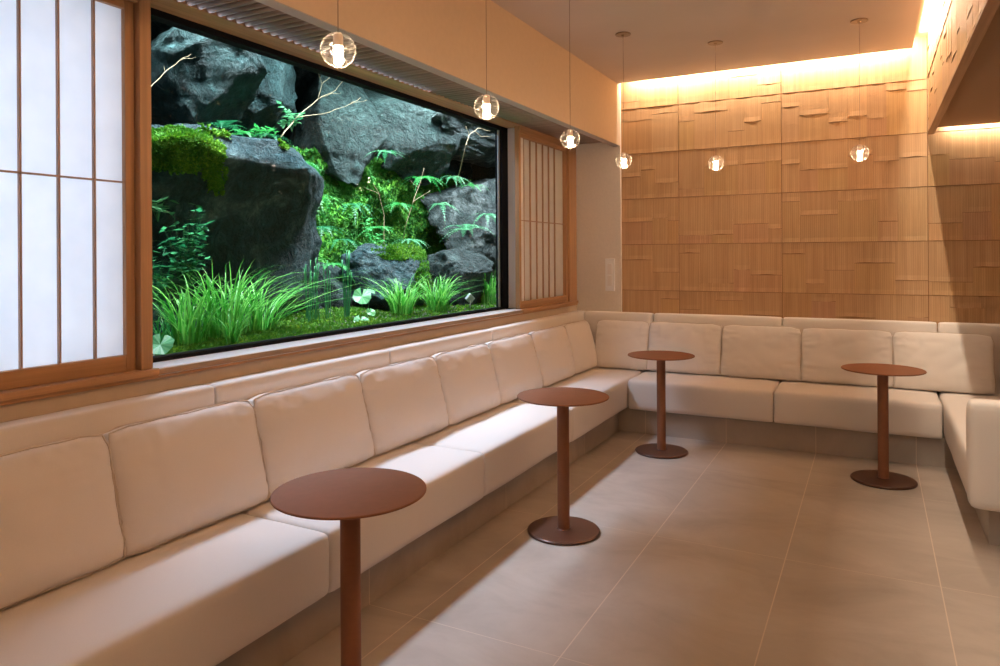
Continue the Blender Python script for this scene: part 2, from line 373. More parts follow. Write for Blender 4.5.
# window wall -----------------------------------------------------------------
bm = bmesh.new()
add_box(bm, (.10, Y0, -.08), (W, B-.02, .945)); add_box(bm, (.10, Y0, .945), (W, .62, 2.42)); add_box(bm, (.10, Y0, 2.42), (W, B-.02, 3.10))
add_box(bm, (.10, 5.96, .945), (W-.01, B-.02, 2.42)); add_box(bm, (.10, 4.965, .945), (.125, 5.96, 2.42)); struct('wall_left', bm, M['bandwall'])
win = struct('window_1', bx((.10, 1.78, .965), (.155, 1.812, 2.395), .002), M['black'])
bm = bmesh.new()
add_box(bm, (.10, 1.78, .962), (.160, 4.962, .999), .003); add_box(bm, (.10, 1.78, 2.345), (.160, 4.962, 2.398), .003)
add_box(bm, (.10, 4.83, .965), (.160, 4.962, 2.395), .003)
obj('window_frame', bm, M['black'], win)
obj('pane', bx((.118, 1.80, .985), (.126, 4.84, 2.36)), M['glass'], win)
obj('edge_bead', bx((.127, 4.812, .999), (.137, 4.83, 2.345)), M['slate'], win)
# sill, lintel, jambs
bm = bmesh.new(); add_box(bm, (.155, 1.765, .955), (.305, 4.87, .982), .002); struct('trim_7', bm, M['sill'])
bm = bmesh.new(); add_box(bm, (.22, .62, .957), (.312, 1.765, .983), .003); add_box(bm, (.22, 4.87, .957), (.312, 6.01, .983), .003); add_box(bm, (W-.005, .62, .944), (.303, 6.01, .957), .002)
struct('trim_8', bm, M['woodY']); struct('trim_17', bx((.304, 1.765, .958), (.311, 4.87, .979), .002), M['nosing'])
bm = bmesh.new(); add_box(bm, (.155, .62, 2.372), (.300, 6.01, 2.40), .003); add_box(bm, (.272, .62, 2.322), (.292, 1.70, 2.372), .002); add_box(bm, (.272, 4.87, 2.322), (.292, 6.01, 2.372), .002)
struct('trim_9', bm, M['woodY'])
bm = bmesh.new(); add_box(bm, (.155, 1.702, .982), (.296, 1.749, 2.372), .002); struct('trim_10', bm, M['woodZ'])
struct('trim_11', bx((.155, 4.925, .982), (.262, 4.99, 2.372), .002), M['sill'])
bm = bmesh.new(); add_box(bm, (.22, 5.83, .982), (.300, 6.005, 2.372), .002); struct('trim_12', bm, M['woodZ'])
bm = bmesh.new(); add_box(bm, (.155, .60, .982), (.300, .70, 2.372), .002); struct('trim_13', bm, M['woodZ'])

# paper screens -----------------------------------------------------------------
def shoji(y0, y1, z0, z1, bars, mid, st, x0, x1, label, paper, topr, botr):
    t = thing('shoji_screen', ((x0+x1)/2, (y0+y1)/2, z0), label, 'paper screen'); o = t.location
    def part(n, a, b, m, bev=.002):
        return obj(n, bx(Vector(a)-o, Vector(b)-o, bev), M[m], t)
    part('stile', (x0, y0, z0), (x1, y0+st, z1), 'woodZ'); part('stile', (x0, y1-st, z0), (x1, y1, z1), 'woodZ')
    part('rail', (x0, y0+st, z0), (x1, y1-st, z0+botr), 'woodY'); part('rail', (x0, y0+st, z1-topr), (x1, y1-st, z1), 'woodY')
    xm = x0+.006
    part('paper', (xm-.0015, y0+st-.002, z0+botr-.002), (xm, y1-st+.002, z1-topr+.002), paper, 0)
    bm = bmesh.new()
    for b in bars: add_box(bm, (xm, b-.0032, z0+botr), (xm+.013, b+.0032, z1-topr))
    for m_ in mid: add_box(bm, (xm+.001, y0+st, m_-.003), (xm+.015, y1-st, m_+.003))
    bmesh.ops.translate(bm, verts=bm.verts, vec=-o); obj('lattice', bm, M['kumiko'], t)
    return t
shoji(.705, 1.699, .984, 2.372, [1.308-.1245*k for k in range(1, 5)]+[1.308, 1.430, 1.553], [1.666], .036, .243, .268,
      'glowing white paper screen with thin wooden lattice on the left of the garden window', 'paper_lit', .078, .058)
shoji(4.872, 5.828, .984, 2.372, [4.996+.1215*k for k in range(-1+1, 6)]+[4.925], [1.66], .03, .245, .283,
      'narrow unlit paper screen with wooden lattice on the right of the garden window', 'paper', .075, .055)
# unseen box added behind left screen, keeping its lamp's light from the garden
bm = bmesh.new(); add_box(bm, (-.02, .60, .93), (.0, 1.74, 2.42)); add_box(bm, (0, 1.735, .93), (.155, 1.755, 2.42)); add_box(bm, (0, .60, 2.40), (.155, 1.74, 2.42)); add_box(bm, (0, .60, .93), (.155, 1.74, .95))
add_box(bm, (0, .58, .93), (.155, .60, 2.42)); struct('added_light_baffle', bm, M['sill'])

# switch plate ----------------------------------------------------------------
sw = thing('light_switch', (.607, B-.028, 1.073), 'white wall switch plate with two stacked keys on the plaster pillar', 'light switch')
obj('plate', bx((-.043, -.013, 0), (.043, 0, .285), .003), M['switch'], sw)
for z in (.045, .150): obj('key', bx((-.021, -.0185, z), (.021, -.012, z+.090), .002), M['switch2'], sw)

# ------------------------------------------------------------------ banquette
struct('trim_14', bx((.30, Y0, 0), (.865, 5.44, .19)), M['plinth'])
bm = bmesh.new(); add_box(bm, (.30, 5.44, 0), (3.14, B-.03, .19)); struct('trim_15', bm, M['plinth'])
struct('trim_16', bx((3.14, 4.10, 0), (XR, 5.44, .19)), M['plinth'])
def soft_box(a, b, bev, seed=0, amp=.003, sub=.055, crown=.006):
    """upholstered block: bevelled box, subdivided, slightly crowned and uneven"""
    bv = Vector(bev) if isinstance(bev, tuple) else Vector((bev,)*3); bev = max(bv)
    a, b = Vector(a), Vector(b); bm = bmesh.new(); s = b-a
    nx, ny, nz = [max(3, int(round(v/sub))) for v in s]
    # build a cube lattice surface
    idx = {}
    def V(i, j, k):
        if (i, j, k) not in idx:
            p = Vector((s.x*i/nx, s.y*j/ny, s.z*k/nz)); idx[(i, j, k)] = bm.verts.new(p)
        return idx[(i, j, k)]
    def quad(*q): bm.faces.new([V(*c) for c in q])
    for i in range(nx):
        for j in range(ny):
            quad((i, j, 0), (i, j+1, 0), (i+1, j+1, 0), (i+1, j, 0)); quad((i, j, nz), (i+1, j, nz), (i+1, j+1, nz), (i, j+1, nz))
    for i in range(nx):
        for k in range(nz):
            quad((i, 0, k), (i+1, 0, k), (i+1, 0, k+1), (i, 0, k+1)); quad((i, ny, k), (i, ny, k+1), (i+1, ny, k+1), (i+1, ny, k))
    for j in range(ny):
        for k in range(nz):
            quad((0, j, k), (0, j, k+1), (0, j+1, k+1), (0, j+1, k)); quad((nx, j, k), (nx, j+1, k), (nx, j+1, k+1), (nx, j, k+1))
    # first/last layers pulled in so that the bevel radius reads
    for (i, j, k), v in idx.items():
        c = v.co
        for ax, n, idxv in ((0, nx, i), (1, ny, j), (2, nz, k)):
            if idxv == 1 and n > 3: c[ax] = bv[ax]
            if idxv == n-1 and n > 3: c[ax] = s[ax]-bv[ax]
            if n == 3: c[ax] = (0, bv[ax], s[ax]-bv[ax], s[ax])[idxv]
    for v in bm.verts:
        c = v.co; q = Vector([min(max(c[t], bv[t]), s[t]-bv[t]) for t in range(3)]); d = Vector([(c[t]-q[t])/bv[t] for t in range(3)])
        if sum(1 for t in range(3) if abs(d[t]) > 1e-6) > 1:
            d.normalize(); v.co = q + Vector([d[t]*bv[t] for t in range(3)])
        c = v.co; u = [2*c[t]/s[t]-1 for t in range(3)]
        n_ = noise.noise_vector(Vector((c.x*4+seed*3.7, c.y*4, c.z*4)))*amp
        cr = crown*(1-u[0]**4)*(1-u[1]**4) if c.z > s.z-bev*.5 else 0
        v.co = c + n_ + Vector((0, 0, cr))
    bmesh.ops.translate(bm, verts=bm.verts, vec=a)
    return bm
def subsurf(o, lv=1):
    m = o.modifiers.new('smooth', 'SUBSURF'); m.levels = lv; m.render_levels = lv; return o
def bench(a, b, back_a, back_b, label, seed, group='banquette sections', along='y'):
    c = Vector(((a[0]+b[0])/2, (a[1]+b[1])/2, .20))
    t = thing('banquette_section', c, label, 'banquette', group)
    s = obj('seat', soft_box(Vector(a)-c, Vector(b)-c, (.030, .009, .030) if along == 'y' else (.009, .030, .030), seed), M['fabric'], t, True); subsurf(s)
    k = obj('backrest', soft_box(Vector(back_a)-c, Vector(back_b)-c, (.020, .007, .020) if along == 'y' else (.007, .020, .020), seed+9, .0015, .09, .0), M['fabric'], t, True); subsurf(k)
    return t, c
ZS, ZT = .192, .425
g = .0015
ys = [-.32, .82, 1.955, 3.09, 4.235, B-.035]
names = ['cream banquette section on the window side, nearest the camera',
         'cream banquette section under the glowing paper screen, its long seat in the lower left',
         'cream banquette section along the window behind the nearest copper table',
         'cream banquette section along the middle of the garden window',
         'cream banquette section filling the corner under the unlit paper screen']
for i in range(5):
    bench((.385, ys[i]+g, ZS), (.962, ys[i+1]-g, ZT), (W+.002, ys[i]+g, ZS), (W+.10, ys[i+1]-g, .897), names[i], i)
bench((.968, 5.352, ZS), (2.027-g, B-.11, ZT), (W+.105, B-.128, ZS), (1.0, B-.030, .897), 'cream banquette section on the back wall left of centre, behind the far copper table', 11, along='x')
bench((2.027+g, 5.352, ZS), (3.047, B-.11, ZT), (2.03+g, B-.102, ZS), (3.06-g, B-.016, .897), 'cream banquette section on the back wall right of centre, behind the right copper table', 12, along='x')
# back cap between x 1.0 and 2.03
t = [o for o in COL.objects if o.name.startswith('banquette_section')][-2]
o = obj('backrest', soft_box(Vector((1.003, B-.102, ZS))-t.location, Vector((2.03-g, B-.016, .897))-t.location, .022, 5, .0015, .09, 0), M['fabric'], t, True); subsurf(o)
bt, bc = bench((3.053, 4.10, ZS), (XR-.11, B-.11, ZT), (XR-.105, 4.10, ZS), (XR-.004, B-.016, .897), 'cream banquette section with a square armrest on the right edge of the photo', 13)
o = obj('armrest', soft_box(Vector((3.045, 3.955, ZS))-bc, Vector((XR-.004, 4.097, .702))-bc, .035, 14, .001, .07, 0), M['fabric'], bt, True); subsurf(o)
o = obj('backrest', soft_box(Vector((3.063, B-.102, ZS))-bc, Vector((XR-.108, B-.016, .897))-bc, .022, 15, .0015, .09, 0), M['fabric'], bt, True); subsurf(o)

# loose back cushions ----------------------------------------------------------
def cushion_bm(w_, h_, t_, seed):
    """boxed cushion: width along local X, thickness along Y (front at -Y), height along Z from 0"""
    rnd = random.Random(seed); bm = bmesh.new(); nu, nv, nt_ = 36, 28, 4; idx = {}
    def V(i, j, k):
        if (i, j, k) in idx: return idx[(i, j, k)]
        u, v, s = 2*i/nu-1, 2*j/nv-1, 2*k/nt_-1
        def dense(x): return math.copysign(abs(x)**.8, x)
        u, v = dense(u), dense(v)
        bul = ((1-abs(u)**3.2)*(1-abs(v)**3.2))**.55
        hw, hh = w_/2, h_/2
        # corners rounded and sides drawn in a little between the corners
        pull = .010*(1-u*u) ; pull2 = .018*(1-v*v)
        cr = max(0, abs(u)+abs(v)-1.72)*(1 if v > 0 else .55)
        x = u*(hw - pull2*.5) - math.copysign(cr*.065, u)
        z = v*(hh - pull*.3) - math.copysign(cr*.05, v)
        th = (.044 + (t_/2-.036)*bul)
        y = s*th*(1.06-.42*(v+1)/2)
        # wrinkles radiating from the side seams
        n1 = noise.noise(Vector((u*2.2+seed*5.1, v*13, s*1.5)))*.014*(abs(u)**3)*(1-abs(v)**6)
        n2 = noise.noise(Vector((u*12+seed*2.3, v*2.2, s*1.5+4)))*.012*(abs(v)**2.5)*(1-abs(u)**6)
        n3 = noise.noise(Vector((u*1.7+seed, v*1.7, 7.3)))*.012*bul
        y += math.copysign(n1+n2+n3, s) if abs(s) > .9 else 0
        x += noise.noise(Vector((v*3+seed, s, 2.0)))*.004; z += noise.noise(Vector((u*3+seed, s, 5.0)))*.004*(1 if v > 0 else .3)
        idx[(i, j, k)] = bm.verts.new((x, y, z+hh)); return idx[(i, j, k)]
    def quad(*q): bm.faces.new([V(*c) for c in q])
    for i in range(nu):
        for j in range(nv):
            quad((i, j, 0), (i+1, j, 0), (i+1, j+1, 0), (i, j+1, 0)); quad((i, j, nt_), (i, j+1, nt_), (i+1, j+1, nt_), (i+1, j, nt_))
    for i in range(nu):
        for k in range(nt_):
            quad((i, 0, k), (i, 0, k+1), (i+1, 0, k+1), (i+1, 0, k)); quad((i, nv, k), (i+1, nv, k), (i+1, nv, k+1), (i, nv, k+1))
    for j in range(nv):
        for k in range(nt_):
            quad((0, j, k), (0, j+1, k), (0, j+1, k+1), (0, j, k+1)); quad((nu, j, k), (nu, j, k+1), (nu, j+1, k+1), (nu, j+1, k))
    loop = lambda k: [V(i, 0, k) for i in range(nu)]+[V(nu, j, k) for j in range(nv)]+[V(i, nv, k) for i in range(nu, 0, -1)]+[V(0, j, k) for j in range(nv, 0, -1)]
    rings = [[v.co.copy() for v in loop(k)] for k in (0, nt_)]
    return bm, rings
def cushion(loc, width, rz, seed, label, lean=.20, group='loose back cushions', hgt=.41, th=.18):
    t = thing('back_cushion', loc, label, 'cushion', group, rz)
    t.rotation_euler = (0, 0, 0)
    t.matrix_world = Matrix.Translation(loc) @ Matrix.Rotation(rz, 4, 'Z') @ Matrix.Rotation(-lean, 4, 'X')
    bm, rings = cushion_bm(width+.012, hgt, th, seed)
    w_ = width; c = obj('cover', bm, M['fabric'], t, True); subsurf(c)
    for r in rings:
        bm = bmesh.new(); tube(bm, r+[r[0]], .0024, 6); obj('piping', bm, M['fabric2'], t, True)
    return t
lab = ['cream back cushion cut by the left edge of the photo, under the glowing screen',
       'first whole cream back cushion from the left on the window bench',
       'cream back cushion on the window bench, third from the left, above the near table top',
       'cream back cushion on the window bench, fourth from the left',
       'cream back cushion on the window bench, fifth from the left',
       'cream back cushion on the window bench, sixth from the left, above the second table top',
       'cream back cushion on the window bench, second from the room corner',
       'cream back cushion on the window bench, last one before the room corner']
cy = [.14, .80, 1.46, 2.07, 2.74, 3.41, 4.04, 4.69, 5.325, 5.85]
lab0 = 'cream back cushion on the window bench just outside the left edge of the photo'
for i in range(1, 9):
    y0, y1 = cy[i], cy[i+1]
    cushion((.506, (y0+y1)/2, ZT+.002), y1-y0, PI/2, i*1.7, lab[i-1])
cx = [.535, .998, 1.588, 2.172, 2.779, 3.380]
lab2 = ['cream back cushion in the room corner, turned to face the camera', 'cream back cushion on the back bench behind the far table, left of the table top',
        'cream back cushion on the back bench, midway between the two far tables', 'cream back cushion on the back bench just behind the right table top',
        'cream back cushion on the back bench at its right end']
for i in range(5):
    cushion(((cx[i]+cx[i+1])/2, B-.228, ZT+.002), cx[i+1]-cx[i], 0, 20+i*2.3, lab2[i])
cushion((XR-.25, 5.34, ZT+.002), .66, -PI/2, 41, 'cream back cushion on the right bench, a sliver at the photo edge')
# ------------------------------------------------------------------ tables
def table(x, y, label):
    t = thing('cocktail_table', (x, y, 0), label, 'table', 'round cocktail tables')
    obj('table_base', lathe([(0, 0), (.178, 0), (.182, .004), (.182, .011), (.177, .015), (.036, .017), (.033, .020), (0, .020)]), M['tablebase'], t, True)
    bm = lathe([(0, .018), (.0305, .018), (.0305, .677), (0, .677)], 40); obj('pole', bm, M['copper'], t, True)
    bm = lathe([(0, .676), (.225, .676), (.231, .679), (.231, .683), (.229, .685), (0, .685)], 96); obj('table_top', bm, M['copper'], t, True)
    return t
def autosmooth():
    for o in COL.objects:
        if o.type == 'MESH' and o.name.split('.')[0] in ('table_base', 'pole', 'table_top', 'canopy', 'bulb', 'tube_cap'):
            bmod = o.modifiers.new('edges', 'EDGE_SPLIT'); bmod.split_angle = math.radians(35)
table(1.249, 1.710, 'copper brown round table nearest the camera, in front of the long window bench')
table(1.269, 3.338, 'copper brown round table in the middle of the photo, second along the window bench')
table(1.328, 4.990, 'copper brown round table at the far left, near the corner of the benches')
table(2.706, 4.958, 'copper brown round table on the right, in front of the back bench')
# ------------------------------------------------------------------ pendants
def pendant(x, y, zg, label):
    t = thing('pendant_lamp', (x, y, H), label, 'pendant lamp', 'glass globe pendants'); z = zg-H; r = .053
    obj('canopy', lathe([(0, 0), (.052, 0), (.052, -.006), (.050, -.008), (.012, -.008), (.010, -.014), (0, -.014)], 40), M['bronze'], t, True)
    bm = bmesh.new(); tube(bm, [(0, 0, -.01), (0, 0, z+.05)], .0013, 6); obj('cord', bm, M['cord'], t)
    prof = [(r*math.sin(a), z+r*math.cos(a)) for a in [PI*k/28 for k in range(29)]]
    prof[0] = (0, z+r); prof[-1] = (0, z-r)
    gl = obj('globe', lathe(prof, 48), M['globe'], t, True)
    prof = [(.0, z-.044), (.008, z-.044), (.0135, z-.039), (.0135, z+.010), (0, z+.010)]
    obj('bulb', lathe(prof, 24), M['bulb'], t, True)
    obj('tube_cap', lathe([(0, z+.0101), (.0145, z+.0101), (.0145, z+.046), (.010, z+.051), (0, z+.051)], 24), M['frost'], t, True)
for a in [(1.222, 1.700, 2.021, 'glass globe pendant nearest the camera, largest, hanging over the left of the window'),
          (1.214, 2.655, 2.021, 'glass globe pendant second from the left, over the right half of the garden window'),
          (1.208, 3.610, 2.021, 'glass globe pendant third from the left, in front of the small paper screen'),
          (1.181, 4.630, 2.023, 'glass globe pendant beside the edge of the white pillar, fourth from the left'),
          (1.688, 5.126, 2.028, 'glass globe pendant second from the right, against the wood panelling'),
          (2.587, 5.084, 2.029, 'glass globe pendant furthest right, against the wood panelling')]: pendant(*a)
autosmooth()

# ------------------------------------------------------------------ garden
def ray(px, py):
    x, y = px-500, py-255; c, s = math.cos(.006), math.sin(.006); x, y = c*x-s*y, s*x+c*y
    c, s = math.cos(YAW), math.sin(YAW); return Vector((x*c-FPX*s, x*s+FPX*c, -y))
def at(px, py, X):
    """the point of the garden plane x = X seen along that line of sight (its distance is X, a real depth)"""
    d = ray(px, py); t = (X-CAMX)/d.x; return Vector((CAMX, 0, CAMZ)) + d*t
GZ = .95
struct('garden_floor', bx((-3.3, 1.2, .5), (.10, 9.5, GZ-.03)), M['soil'])
struct('garden_wall_left', bx((-3.3, 1.1, .5), (.0, 1.2, 3.6)), M['soil'])
struct('garden_wall_right', bx((-3.3, 9.4, .5), (.10, 9.5, 3.6)), M['soil'])
struct('garden_wall_end', bx((-.0, 6.2, .5), (.10, 9.5, 3.6)), M['soil'])
# back rock face
def sheet(y0, y1, z0, z1, x, amp, seed, ny=160, nz=70, sc=1.1, lean=0.0):
    bm = bmesh.new(); g = []
    for j in range(nz+1):
        row = []
        for i in range(ny+1):
            y = y0+(y1-y0)*i/ny; z = z0+(z1-z0)*j/nz
            p = Vector((seed, y*sc, z*sc))
            d = noise.ridged_multi_fractal(p, .9, 2.1, 6, 1.0, 2.0, noise_basis='PERLIN_ORIGINAL')*.35 + noise.noise(p*.7)*.6
            row.append(bm.verts.new((x + d*amp + lean*(z-z0), y, z)))
        g.append(row)
    for j in range(nz):
        for i in range(ny): bm.faces.new((g[j][i], g[j][i+1], g[j+1][i+1], g[j+1][i]))
    return bm
struct('garden_rock_face', sheet(1.2, 9.5, .9, 3.6, -2.9, .55, 3.3), M['rock2'], smooth=True)

def rock(px0, py0, px1, py1, X, hx, mat, seed, label, taper=0.0, shear=0.0, facets=9, amp=.10, power=.55, topflat=0, extra_down=0, rot=0, cat='boulder', cut=.80, prof=None):
    """boulder whose outline fills the given view box at depth X"""
    c = at((px0+px1)/2, (py0+py1)/2, X); a = at(px0, (py0+py1)/2, X); b = at(px1, (py0+py1)/2, X)
    hz = (at((px0+px1)/2, py0, X).z-at((px0+px1)/2, py1, X).z)/2; hy = (b.y-a.y)/2
    # the view is oblique: width seen is made of both hx and hy, so take hx out of hy
    hy = max(.35*hy, hy - .35*hx)
    rnd = random.Random(seed); bm = bmesh.new(); bmesh.ops.create_icosphere(bm, subdivisions=6, radius=1)
    planes = []
    for k in range(facets):
        n = Vector((rnd.uniform(-.4, 1), rnd.uniform(-1, 1), rnd.uniform(-1, 1))).normalized(); planes.append((n, rnd.uniform(cut-.12, cut+.06)))
    for v in bm.verts:
        p = v.co.copy(); s = Vector([math.copysign(abs(t)**power, t) for t in p]); p = s*(1/max(1e-6, max(abs(s.x), abs(s.y), abs(s.z))**.25))
        for n, d in planes:
            e = p.dot(n)-d
            if e > 0: p -= n*e*.93
        if topflat and p.z > topflat: p.z = topflat+(p.z-topflat)*.15
        q = p*1.2+Vector((seed*7.1, 0, 0))
        r = noise.ridged_multi_fractal(q, .8, 2.2, 7, 1.0, 2.0, noise_basis='PERLIN_ORIGINAL')-1.0
        st = noise.noise(Vector((q.x*1.2, q.y*1.2, q.z*4.5)))
        f = noise.fractal(q*5, .8, 2.1, 4, noise_basis='PERLIN_ORIGINAL')
        p *= 1 + amp*r*.8 + amp*.7*st + amp*.28*f
        wz = 1 + taper*p.z
        p.y = p.y*wz + shear*p.z
        if prof:
            t = min(.9999, max(0, (1-p.z)/2))*(len(prof)-1); i = int(t); k = prof[i][0]+(prof[i+1][0]-prof[i][0])*(t-i); kx = prof[i][1]+(prof[i+1][1]-prof[i][1])*(t-i)
            if p.y > 0: p.y *= k
            if p.x > 0: p.x *= kx
        v.co = Vector((p.x*hx, p.y*hy, p.z*hz))
    if rot: bmesh.ops.rotate(bm, verts=bm.verts, matrix=Matrix.Rotation(rot, 3, 'X'), cent=(0, 0, 0))
    if extra_down:
        for v in bm.verts:
            if v.co.z < 0: v.co.z *= 1+extra_down
    o = obj('boulder' if cat == 'boulder' else 'garden_stone', bm, M[mat], None, True); o.location = c
    return tag(o, label, cat)
R1 = rock(96, 130, 346, 352, -1.15, .55, 'rock', 5, 'big blue-grey flat-topped boulder at the left of the garden, moss hanging on its left shoulder', facets=2, topflat=.84, amp=.055, power=.40, cut=.97, prof=[(1.0, 1.1), (.95, 1.05), (.70, .66), (.84, .62), (1.05, .70), (1.1, .8)])
rock(110, 22, 262, 150, -1.75, .55, 'rock2', 8, 'teal boulder at the top left of the garden window, behind a thin bare twig', amp=.09, rot=.25)
rock(195, 38, 300, 150, -2.0, .5, 'rock2', 12, 'dark slanting boulder at the top of the window with a pale right edge', amp=.08, rot=-.5)
rock(272, 48, 335, 140, -2.3, .4, 'rock3', 19, 'rough pale rock high behind the long bare branch', amp=.14)
rock(296, 78, 388, 196, -1.75, .45, 'rock4', 23, 'large dark boulder tapering downward behind the long bare branch', taper=.35, amp=.07, facets=8)
rock(366, 84, 452, 186, -1.55, .45, 'rock4', 29, 'dark overhanging boulder at the top centre right, above the mossy bank', taper=.30, shear=.25, amp=.07, facets=8)
rock(420, 100, 530, 158, -1.35, .4, 'rock3', 31, 'pale rough boulder at the top right of the garden window', amp=.13)
rock(440, 176, 545, 268, -1.30, .35, 'rock3', 37, 'grey weathered boulder at the right behind the large fern', amp=.10, facets=7)
rock(358, 246, 434, 320, -.80, .26, 'rock', 41, 'low blue-grey rock with a mossy top behind the right grass clumps', amp=.10, facets=8, cut=.85)
rock(436, 250, 494, 325, -.62, .22, 'rock4', 43, 'grey rock beside the small floodlight at the right', amp=.09, facets=8, cut=.85)
rock(284, 262, 352, 335, -1.15, .3, 'rock4', 47, 'dark low rock behind the horsetail stems', amp=.09)

# --- foliage builders (tone = per-leaf green variation)
class FM:
    def __init__(s): s.bm = bmesh.new(); s.cl = s.bm.loops.layers.color.new('tone')
    def face(s, pts, t):
        f = s.bm.faces.new([s.bm.verts.new(p) for p in pts])
        for l in f.loops: l[s.cl] = (t, t, t, 1)
    def strip(s, pts, wd, side, t):
        """ribbon along pts with widths wd; side: sideways vector"""
        A = [s.bm.verts.new(p - side*w_) for p, w_ in zip(pts, wd)]; B_ = [s.bm.verts.new(p + side*w_) for p, w_ in zip(pts, wd)]
        for i in range(len(pts)-1):
            f = s.bm.faces.new((A[i], B_[i], B_[i+1], A[i+1]))
            for l in f.loops: l[s.cl] = (t, t, t, 1)
    def done(s, name, mat, loc, parent=None):
        return obj(name, s.bm, M[mat], parent, True, recalc=False) if loc is None else obj(name, s.bm, M[mat], parent, True, origin=loc, recalc=False)
def grass(base, h, spread, n, seed, label, mat='grass', wd=.0044, lean=(0, 0), group='arching grass clumps', footprint=.10):
    rnd = random.Random(seed); F = FM(); base = Vector(base)
    for i in range(n):
        a = rnd.uniform(0, 2*PI); rr = footprint*math.sqrt(rnd.random()); p = base + Vector((rr*math.cos(a)*.7, rr*math.sin(a), 0))
        a2 = a + rnd.uniform(-.9, .9); d = Vector((math.cos(a2), math.sin(a2), 0)) + Vector((lean[0], lean[1], 0)); hh = h*rnd.uniform(.45, 1.05); out = spread*rnd.uniform(.15, 1.0)*(hh/h)
        if rnd.random() < .22: out *= 1.35; hh *= .85
        droop = rnd.uniform(.1, .75); pts = []; m_ = 9
        for k in range(m_):
            t = k/(m_-1); pts.append(p + d*out*t**1.9 + Vector((0, 0, hh*(t*(1+droop*.5) - droop*.95*t**3.2))))
        side = Vector((-d.y, d.x, 0)).normalized()*1
        side = (side + Vector((0, 0, rnd.uniform(-.4, .4)))).normalized()
        F.strip(pts, [wd*rnd.uniform(.95, 1.05)*(1-.92*(k/(m_-1))**2.2) for k in range(m_)], side, rnd.uniform(.0, .75))
    o = F.done('grass_clump', mat, base); return tag(o, label, 'grass', group)
def frond(F, p, d, L_, rise, droop, wmax, rnd, n=13, dens=1):
    d = Vector(d).normalized(); side = d.cross(Vector((0, 0, 1))).normalized(); pts = []
    for k in range(n):
        t = k/(n-1); pts.append(p + d*L_*t + Vector((0, 0, rise*t - droop*t*t)))
    F.strip(pts, [.0022*(1-.7*k/(n-1)) for k in range(n)], side, .2)
    tone = rnd.uniform(.05, .7)
    for k in range(1, n):
        t = k/(n-1); wl = wmax*math.sin(PI*min(1, t*.85+.15))**.8*(1.05-t*.75)
        tan = (pts[k]-pts[k-1]).normalized()
        for sg in (-1, 1):
            dd = (side*sg + tan*.55 + Vector((0, 0, rnd.uniform(-.25, .1)))).normalized(); q = pts[k] - tan*.003
            sw = L_/n*.42
            F.face([q - tan*sw*.5, q + dd*wl*.45 - tan*sw*.55, q + dd*wl, q + dd*wl*.45 + tan*sw*.65, q + tan*sw*.5], min(1, tone+rnd.uniform(-.08, .12)))
def fern(base, L_, n, seed, label, mat='fern', rise=.5, droop=.7, wd=.06, facing=None, arc=PI*2, cat='fern', group='ferns on the rocks'):
    rnd = random.Random(seed); F = FM(); base = Vector(base)
    for i in range(n):
        a = (facing if facing is not None else 0) + (i+.5)/n*arc - arc/2 + rnd.uniform(-.25, .25); l_ = L_*rnd.uniform(.65, 1.1)
        frond(F, base + Vector((rnd.uniform(-.01, .01), rnd.uniform(-.01, .01), 0)), (math.cos(a), math.sin(a), 0), l_, l_*rise*rnd.uniform(.6, 1.3), l_*droop*rnd.uniform(.6, 1.2), wd, rnd)
    o = F.done('fern', mat, base); return tag(o, label, cat, group)
def leafy(base, h, n, lsz, seed, label, mat='fern', spread=.12, cat='plant', name='leafy_plant', down=0):
    """small shrubby plant: stems with pointed leaves"""
    rnd = random.Random(seed); F = FM(); base = Vector(base)
    for i in range(n):
        a = rnd.uniform(0, 2*PI); tip = base + Vector((math.cos(a)*spread*rnd.random(), math.sin(a)*spread*rnd.random(), h*rnd.uniform(.3, 1)-down))
        st = [base.lerp(tip, k/5) + Vector((0, 0, .04*math.sin(PI*k/5))) for k in range(6)]
        F.strip(st, [.0015]*6, Vector((0, 1, 0)), .1)
        for k in range(2, 6):
            for sg in (-1, 1):
                aa = a + sg*rnd.uniform(.5, 1.6); d = Vector((math.cos(aa), math.sin(aa), rnd.uniform(-.5, .4))).normalized(); l_ = lsz*rnd.uniform(.6, 1.15)
                s_ = d.cross(Vector((rnd.uniform(-.3, .3), rnd.uniform(-.3, .3), 1))).normalized()*l_*.30; q = st[k]
                F.face([q, q+d*l_*.35-s_, q+d*l_, q+d*l_*.35+s_], rnd.uniform(.1, .9))
    o = F.done(name, mat, base); return tag(o, label, cat)
